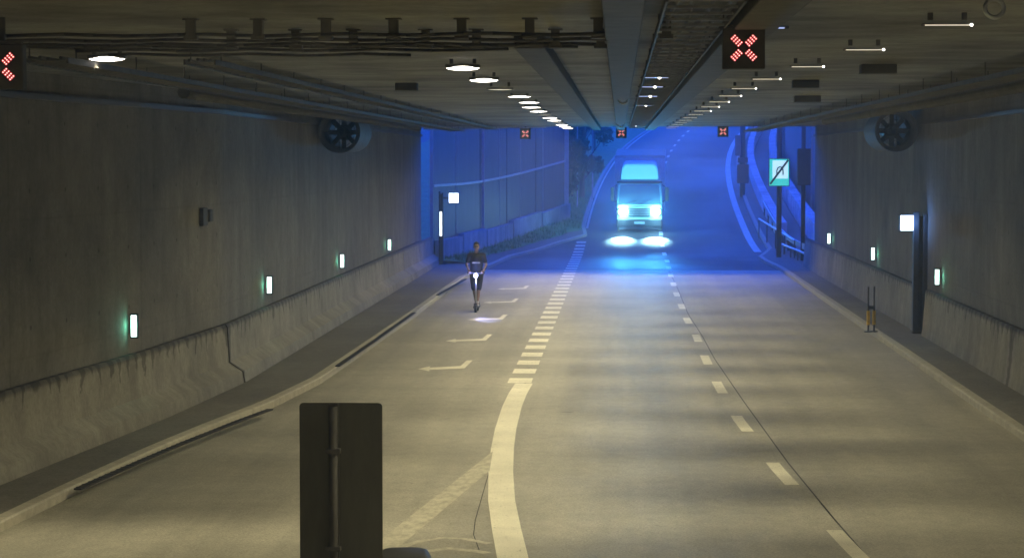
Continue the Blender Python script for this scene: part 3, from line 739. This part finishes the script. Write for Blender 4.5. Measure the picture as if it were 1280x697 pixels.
for s in (-1, 1):
    hb = MB().box(s*.66, s*1.08, -.09, .02, .86, 1.20, .04).build('headlight', M['black'], t)
    MB().tube((s*.82, -.13, 1.04), (s*.82, -.085, 1.04), .19, n=24).build('lens', M['headlamp'], hb)
    MB().box(s*1.0, s*1.08, -.1, -.085, .92, 1.14, .005).build('indicator', M['yellow'], hb)
    mr_ = MB().box(s*1.27, s*1.45, .2, .32, 1.55, 2.25, .03).build('mirror', M['dark'], t)
    b = MB(); b.path([(s*1.12, .4, 2.35), (s*1.36, .28, 2.2)], .018); b.path([(s*1.13, .4, 1.5), (s*1.36, .28, 1.6)], .018); b.build('mirror_arm', M['dark'], mr_)
    MB().box(s*1.152, s*1.158, .7, 1.7, .9, 2.3, .002).build('door', M['truck'], t)
    for y in (.95, 5.9):
        w = MB().tube((s*.86, y, .44), (s*1.12, y, .44), .44, n=32).build('wheel', M['rubber'], t, True)
        MB().tube((s*1.10, y, .44), (s*1.135, y, .44), .24, n=20).build('rim', M['steel'], w)
    ld = bpy.data.lights.new('headlight_beam', 'SPOT'); ld.energy = 10000; ld.color = (.06, .46, 1); ld.spot_size = R(21); ld.spot_blend = 1; ld.shadow_soft_size = .12
    lo = bpy.data.objects.new('headlight_beam', ld); lo.location = (s*.82, -.25, 1.04); lo.rotation_euler = Vector((0, -1, .10)).to_track_quat('-Z', 'Y').to_euler(); link(lo, t)
    ld = bpy.data.lights.new('low_beam', 'SPOT'); ld.energy = 7500; ld.color = (.45, .95, 1); ld.spot_size = R(24); ld.spot_blend = 1; ld.shadow_soft_size = .1
    lo = bpy.data.objects.new('low_beam', ld); lo.location = (s*.82, -.25, 1.04); lo.rotation_euler = Vector((0, -1, -.31)).to_track_quat('-Z', 'Y').to_euler(); link(lo, t)
    ld = bpy.data.lights.new('halo_light', 'POINT'); ld.energy = 85; ld.color = (.25, .85, 1); ld.shadow_soft_size = .12  # added point light: halo in the haze, brightens the cab front
    lo = bpy.data.objects.new('halo_light', ld); lo.location = (s*.82, -.45, 1.1); link(lo, t)

# ------------------------------------------------------------------ outside, left: verge, low wall, noise barrier, trees
A, B2 = Vector((-7.55, 93.0)), Vector((-2.9, 121.0))
def fenceline(u): 
    p = A.lerp(B2, u); return Vector((p.x - 1.1 * math.sin(u * math.pi) * .6, p.y))
b = MB(); 
rings = []
for y in frange(92, 260, 1.5):
    xl = lk(y) - 1.0 if y < 116 else lk(y) - .18
    rings.append([(xl - (14 if k == 5 else .9 * k * (1 if y < 116 else 1.3)), y, h(y) + .13 + (.10 * k if k < 5 else .9) + .04 * math.sin(y * 2 + k)) for k in range(6)])
b.loft(rings); tag(b.build('grass_verge', M['grass'], normals=False), 'green grass verge between the kerb and the noise barrier', kind='stuff')
b = MB()
for i in range(9000):
    y = random.uniform(93, 150); xl = lk(y) - (1.0 if y < 116 else .2); dx = random.uniform(0, 3.6); x = xl - dx
    z = h(y) + .13 + .11 * dx; a = random.uniform(0, 6.28); hh = random.uniform(.08, .24); w = .02
    b.poly([(x - w * math.cos(a), y - w * math.sin(a), z), (x + w * math.cos(a), y + w * math.sin(a), z), (x + random.uniform(-.06, .06), y + random.uniform(-.06, .06), z + hh)])
tag(b.build('grass', M['grass'], normals=False), 'short grass blades growing on the verge', kind='stuff')
def along(u0, u1, n=8): return [fenceline(u0 + (u1 - u0) * i / n) for i in range(n + 1)]
def wallpiece(name, u0, u1, off, th, z0, z1, m, parent=None, n=6, bot=None):
    b = MB(); rings = []
    for i in range(n + 1):
        u = u0 + (u1 - u0) * i / n; p = fenceline(u); d = (fenceline(u + .01) - fenceline(u - .01)).normalized(); nn = Vector((d.y, -d.x)); g = h(p.y)
        a = p + nn * off; e = p + nn * (off + th)
        rings.append([(a.x, a.y, g + z0), (e.x, e.y, g + z0), (e.x, e.y, g + z1), (a.x, a.y, g + z1)])
    b.loft(rings, True, True); return b.build(name, M[m], parent)
for i in range(5):
    o = wallpiece('low_wall', i * .2 + .004, (i + 1) * .2 - .004, .12, .25, -.1, 1.0 + .1 * (i % 2), 'pale')
    tag(o, f'{ords[i]} low pale concrete block from the portal below the noise barrier', 'wall', 'low concrete blocks below the noise barrier')
nb = empty('noise_barrier', (A.x, A.y, 0), 'tall dark panelled noise barrier with pale posts left of the portal', 'fence')
for i in range(5):
    o = wallpiece('panel', i * .2 + .003, (i + 1) * .2 - .003, -.04, .08, 0, 7.5, 'panel'); o.parent = nb; o.matrix_parent_inverse = Matrix.Translation(-Vector(nb.location))
o = wallpiece('rail', 0, 1, .05, .06, 3.15, 3.25, 'rail', n=24); o.parent = nb; o.matrix_parent_inverse = Matrix.Translation(-Vector(nb.location))
for i, (u, w) in enumerate(((0, .07), (.2, .05), (.42, .12), (.55, .04), (.70, .04), (.85, .05), (1.0, .24))):
    p = fenceline(u); g = h(p.y)
    b = MB(); b.box(p.x - w, p.x + w, p.y - .12, p.y - .04, g, g + 7.5); b.box(p.x - w*.3, p.x + w*.3, p.y - .04, p.y + .1, g, g + 7.5)
    o = b.build('post', M['rail']); o.parent = nb; o.matrix_parent_inverse = Matrix.Translation(-Vector(nb.location))
tag(MB().tube((-7.5, 88.55, 5.44), (-2.8, 88.55, 5.50), .045).build('gutter_pipe', M['rail']), 'pale pipe along the upper left edge of the portal', 'pipe')
# thin poles among the trees
for i, (px, Y, hh, w, lab) in enumerate(((709, 124, 7, .05, 'thin pole just right of the end of the noise barrier'), (722, 128, 7, .04, 'second thin pole right of the noise barrier'), (741, 134, 5.2, .05, 'short pole between the trees and the truck'))):
    X = (px - 775) * Y / F; t = empty('pole', (X, Y, h(Y)), lab, 'pole', group='thin poles beside the verge')
    MB().tube((0, 0, 0), (0, 0, hh), w, w*.8).build('shaft', M['rail'], t); MB().box(-.1, .1, -.1, .1, 0, .12, .01).build('base', M['dark'], t); MB().box(-.18, .18, -.06, .06, hh*.78, hh*.78 + .9, .01).build('box', M['dark'], t)

LEAF = [mat('leaf_a', (.035, .075, .028), .6), mat('leaf_b', (.055, .10, .035), .6), mat('leaf_c', (.025, .055, .03), .6)]
bark = mat('bark', (.09, .07, .05), .9, noise=.3, scale=8)
def tree(x, y, hh, r, label, i, n=1700):
    t = empty('tree', (x, y, h(y)), label, 'tree', group='trees beside the climbing road')
    b = MB(); top = Vector((random.uniform(-.3, .3), random.uniform(-.3, .3), hh * .75)); b.tube((0, 0, -.3), top * .5, .18, .12); b.tube(top * .5, top, .12, .04)
    cl = []
    for k in range(11):
        a = random.uniform(0, 6.28); z = random.uniform(.28, .95) * hh; rr = r * random.uniform(.3, .8) * (1.15 - abs(z / hh - .55))
        p = Vector((rr * math.cos(a), rr * math.sin(a), z)); cl.append((p, r * random.uniform(.3, .5))); b.tube((top * min(.95, z / hh * .7)), p, .05, .015, n=6)
    b.build('trunk', bark, t)
    b = MB()
    for k in range(n):
        p, rr = random.choice(cl); v = Vector((random.gauss(0, 1), random.gauss(0, 1), random.gauss(0, .8))).normalized() * rr * random.uniform(.55, 1.1)
        q = p + v; s = random.uniform(.07, .17); Rm = Euler((random.uniform(0, 3), random.uniform(0, 3), random.uniform(0, 3))).to_matrix()
        b.poly([q + Rm @ Vector(w) * s for w in ((-1, -.5, 0), (0, -.7, .1), (1, 0, 0), (0, .7, .1), (-1, .5, 0))])
    b.build('crown', LEAF[i % 3], t, normals=False)
TR = [(-2.6, 124, 5.5, 1.3, 'small bushy tree beside the end post of the noise barrier'), (-1.9, 133, 6.5, 1.5, 'slim bushy tree beside the kerb behind the truck'), (-3.6, 127, 6.5, 1.9, 'bushy tree closest behind the end of the noise barrier'), (-4.4, 133, 8, 2.4, 'tall dark tree behind the first bushy one'), (-2.9, 139, 5.5, 1.8, 'smaller light green tree left of the truck'),
      (-5.2, 142, 9, 2.8, 'tallest tree in the clump left of the truck'), (-2.3, 151, 6, 2.0, 'tree nearest the road left of the truck'), (-4.2, 160, 8, 2.6, 'dark tree high on the slope left of the road'), (-1.6, 172, 7, 2.4, 'tree farthest up the slope left of the road')]
for i, (x, y, hh, r, lab) in enumerate(TR): tree(x - .3, y, hh, r, lab, i)

# ------------------------------------------------------------------ outside, right
def rail_at(off, y0, y1, z, hgt, th, m, name, label, cat, posts=True, pale=True):
    t = empty(name, (off, y0, 0), label, cat)
    b = MB(); b.loft([[(c(y), y - y0, h(y) + z), (c(y) + th, y - y0, h(y) + z), (c(y) + th, y - y0, h(y) + z + hgt), (c(y), y - y0, h(y) + z + hgt)] for y in frange(y0, y1, 2)], True, True)
    b.build('beam', M[m], t)
    if posts:
        for y in frange(y0 + .5, y1 - .5, 4): MB().box(c(y) + .02, c(y) + .12, y - y0 - .04, y - y0 + .04, h(y), h(y) + z).build('post', M['dsteel'], t)
    return t
rail_at(7.55, 112, 214, 0, .85, .45, 'lime', 'parapet', 'pale concrete parapet curving up beside the white edge line', 'parapet', False)
rail_at(9.1, 108, 214, 0, 1.0, .5, 'lime', 'parapet', 'outer pale concrete parapet curving up on the far right', 'parapet', False)
rail_at(7.45, 92, 124, .62, .22, .05, 'rail', 'guardrail', 'steel guardrail beside the footway outside the portal', 'guardrail')
b = MB(); b.loft([[(8.05 + c(y), y, h(y) + .05), (9.05 + c(y), y, h(y) + .05)] for y in frange(100, 214, 2)])
tag(b.build('service_path', M['road_out'], normals=False), 'dark strip between the two parapets', kind='structure')
b = MB(); b.loft([[(10.3 + c(y), y, h(y) - .2), (10.7 + c(y), y, h(y) - .2), (10.7 + c(y), y, h(y) + 8), (10.3 + c(y), y, h(y) + 8)] for y in frange(90, 300, 3)], True, True)
tag(b.build('retaining_wall', M['panel']), 'tall blue-grey retaining wall on the outside of the bend', 'wall')
# end-of-tunnel sign
t = empty('tunnel_sign', (6.72, 98.5, .1), 'lit green and white sign with a black slash right of the portal', 'sign')
MB().tube((.02, .22, 0), (.02, .22, 6.2), .11, n=16).build('pole', M['dark'], t, True)
Z0, Z1, wx = 3.05, 4.17, .41
MB().box(-wx - .03, wx + .03, 0, .09, Z0 - .03, Z1 + .03, .02).build('housing', M['dark'], t)
fm = bpy.data.materials.new('sign_enamel'); fm.use_nodes = True; n_ = fm.node_tree; p_ = n_.nodes['Principled BSDF']
fm_green = mat('sign_green', (.05, .5, .35), .4, emit=(.06, .78, .62), es=.85); fm_white = mat('sign_white', (.85, .9, .9), .4, emit=(.62, 1, .95), es=1.0)
MB().box(-wx, wx, -.012, -.002, Z0, Z1).build('green_face', fm_green, t)
MB().box(-.28, wx - .04, -.018, -.013, Z0 + .30, Z1 - .06).build('white_panel', fm_white, t)
b = MB(); ar = [(.03 + .13 * math.cos(a), -.024, Z0 + .62 + .17 * math.sin(a)) for a in [math.pi * k / 12 for k in range(13)]]
for r0, r1 in zip(ar, ar[1:]): b.tube(r0, r1, .028, n=6)
b.tube((-.10, -.024, Z0 + .62), (-.10, -.024, Z0 + .45), .028, n=6); b.tube((.16, -.024, Z0 + .62), (.16, -.024, Z0 + .45), .028, n=6)
b.build('tunnel_symbol', M['black'], t)
MB().prism([(-.41, -.06, Z0 + .10), (-.35, -.06, Z0 + .04), (.41, -.06, Z1 - .06), (.35, -.06, Z1)], (0, .02, 0)).build('slash', M['black'], t)
# post with boxes, dark cabinet post at the wall end
t = empty('equipment_post', (7.15, 136, h(136)), 'dark post carrying equipment boxes beside the climbing road', 'post')
MB().tube((0, 0, 0), (0, 0, 6.5), .16, n=14).build('pole', M['dark'], t, True)
MB().box(-.32, .35, -.2, .2, .8, 1.9, .03).build('box', M['dark'], t); MB().box(-.45, -.12, -.16, .1, 2.4, 3.6, .03).build('box', M['steel'], t); MB().box(-.28, .3, -.2, .2, 2.0, 2.3, .03).build('box', M['dark'], t)
t = empty('equipment_post', (7.5, 95.5, .1), 'thick dark post with a tall cabinet where the right wall ends', 'post')
MB().tube((0, 0, 0), (0, 0, 6.2), .09, n=14).build('pole', M['dark'], t, True); MB().box(-.26, .30, -.2, .2, 3.1, 4.6, .03).build('cabinet', M['dark'], t); MB().box(.28, .36, -.24, -.2, 2.2, 5.6).build('conduit', M['rail'], t)
# handrails by the island
for (P0, P1, lab) in (((6.75, 113, .95), (7.35, 98, .85), 'pale handrail sloping along the footway behind the sign'), ((7.05, 104, .5), (7.4, 93, .5), 'lower pale handrail near the portal end')):
    t = empty('handrail', (0, 0, 0), lab, 'handrail'); P0 = Vector((P0[0], P0[1], h(P0[1]) + P0[2])); P1 = Vector((P1[0], P1[1], h(P1[1]) + P1[2]))
    MB().tube(P0, P1, .045).build('rail', M['rail'], t)
    for k in range(5):
        p = P0.lerp(P1, k / 4); MB().tube((p.x, p.y, h(p.y)), p, .03, n=8).build('post', M['dsteel'], t)

# small dark box on the left wall
for (y, z, lab) in ((41.5, 3.25, 'faint dark box high on the left wall above the barrier'),):
    t = empty('wall_box', (lwf(y) + .002, y, z), lab, 'box'); MB().box(0, .07, -.22, .22, -.16, .16, .01).build('box', M['soot'], t); MB().box(.02, .10, .32, .62, -.10, .12, .01).build('socket', M['soot'], t)

# ------------------------------------------------------------------ haze
hb = MB(); hb.box(-520, 520, -420, 720, -2.5, 52)
hm = bpy.data.materials.new('haze'); hm.use_nodes = True; hn = hm.node_tree; hn.nodes.clear()
ho = hn.nodes.new('ShaderNodeOutputMaterial'); hv = hn.nodes.new('ShaderNodeVolumePrincipled')
hv.inputs['Color'].default_value = (.85, .9, 1, 1); hv.inputs['Density'].default_value = HAZE; hv.inputs['Anisotropy'].default_value = .55
hn.links.new(hv.outputs[0], ho.inputs['Volume'])
tag(hb.build('haze', hm), 'thin blue haze in the air outside the tunnel', kind='stuff')
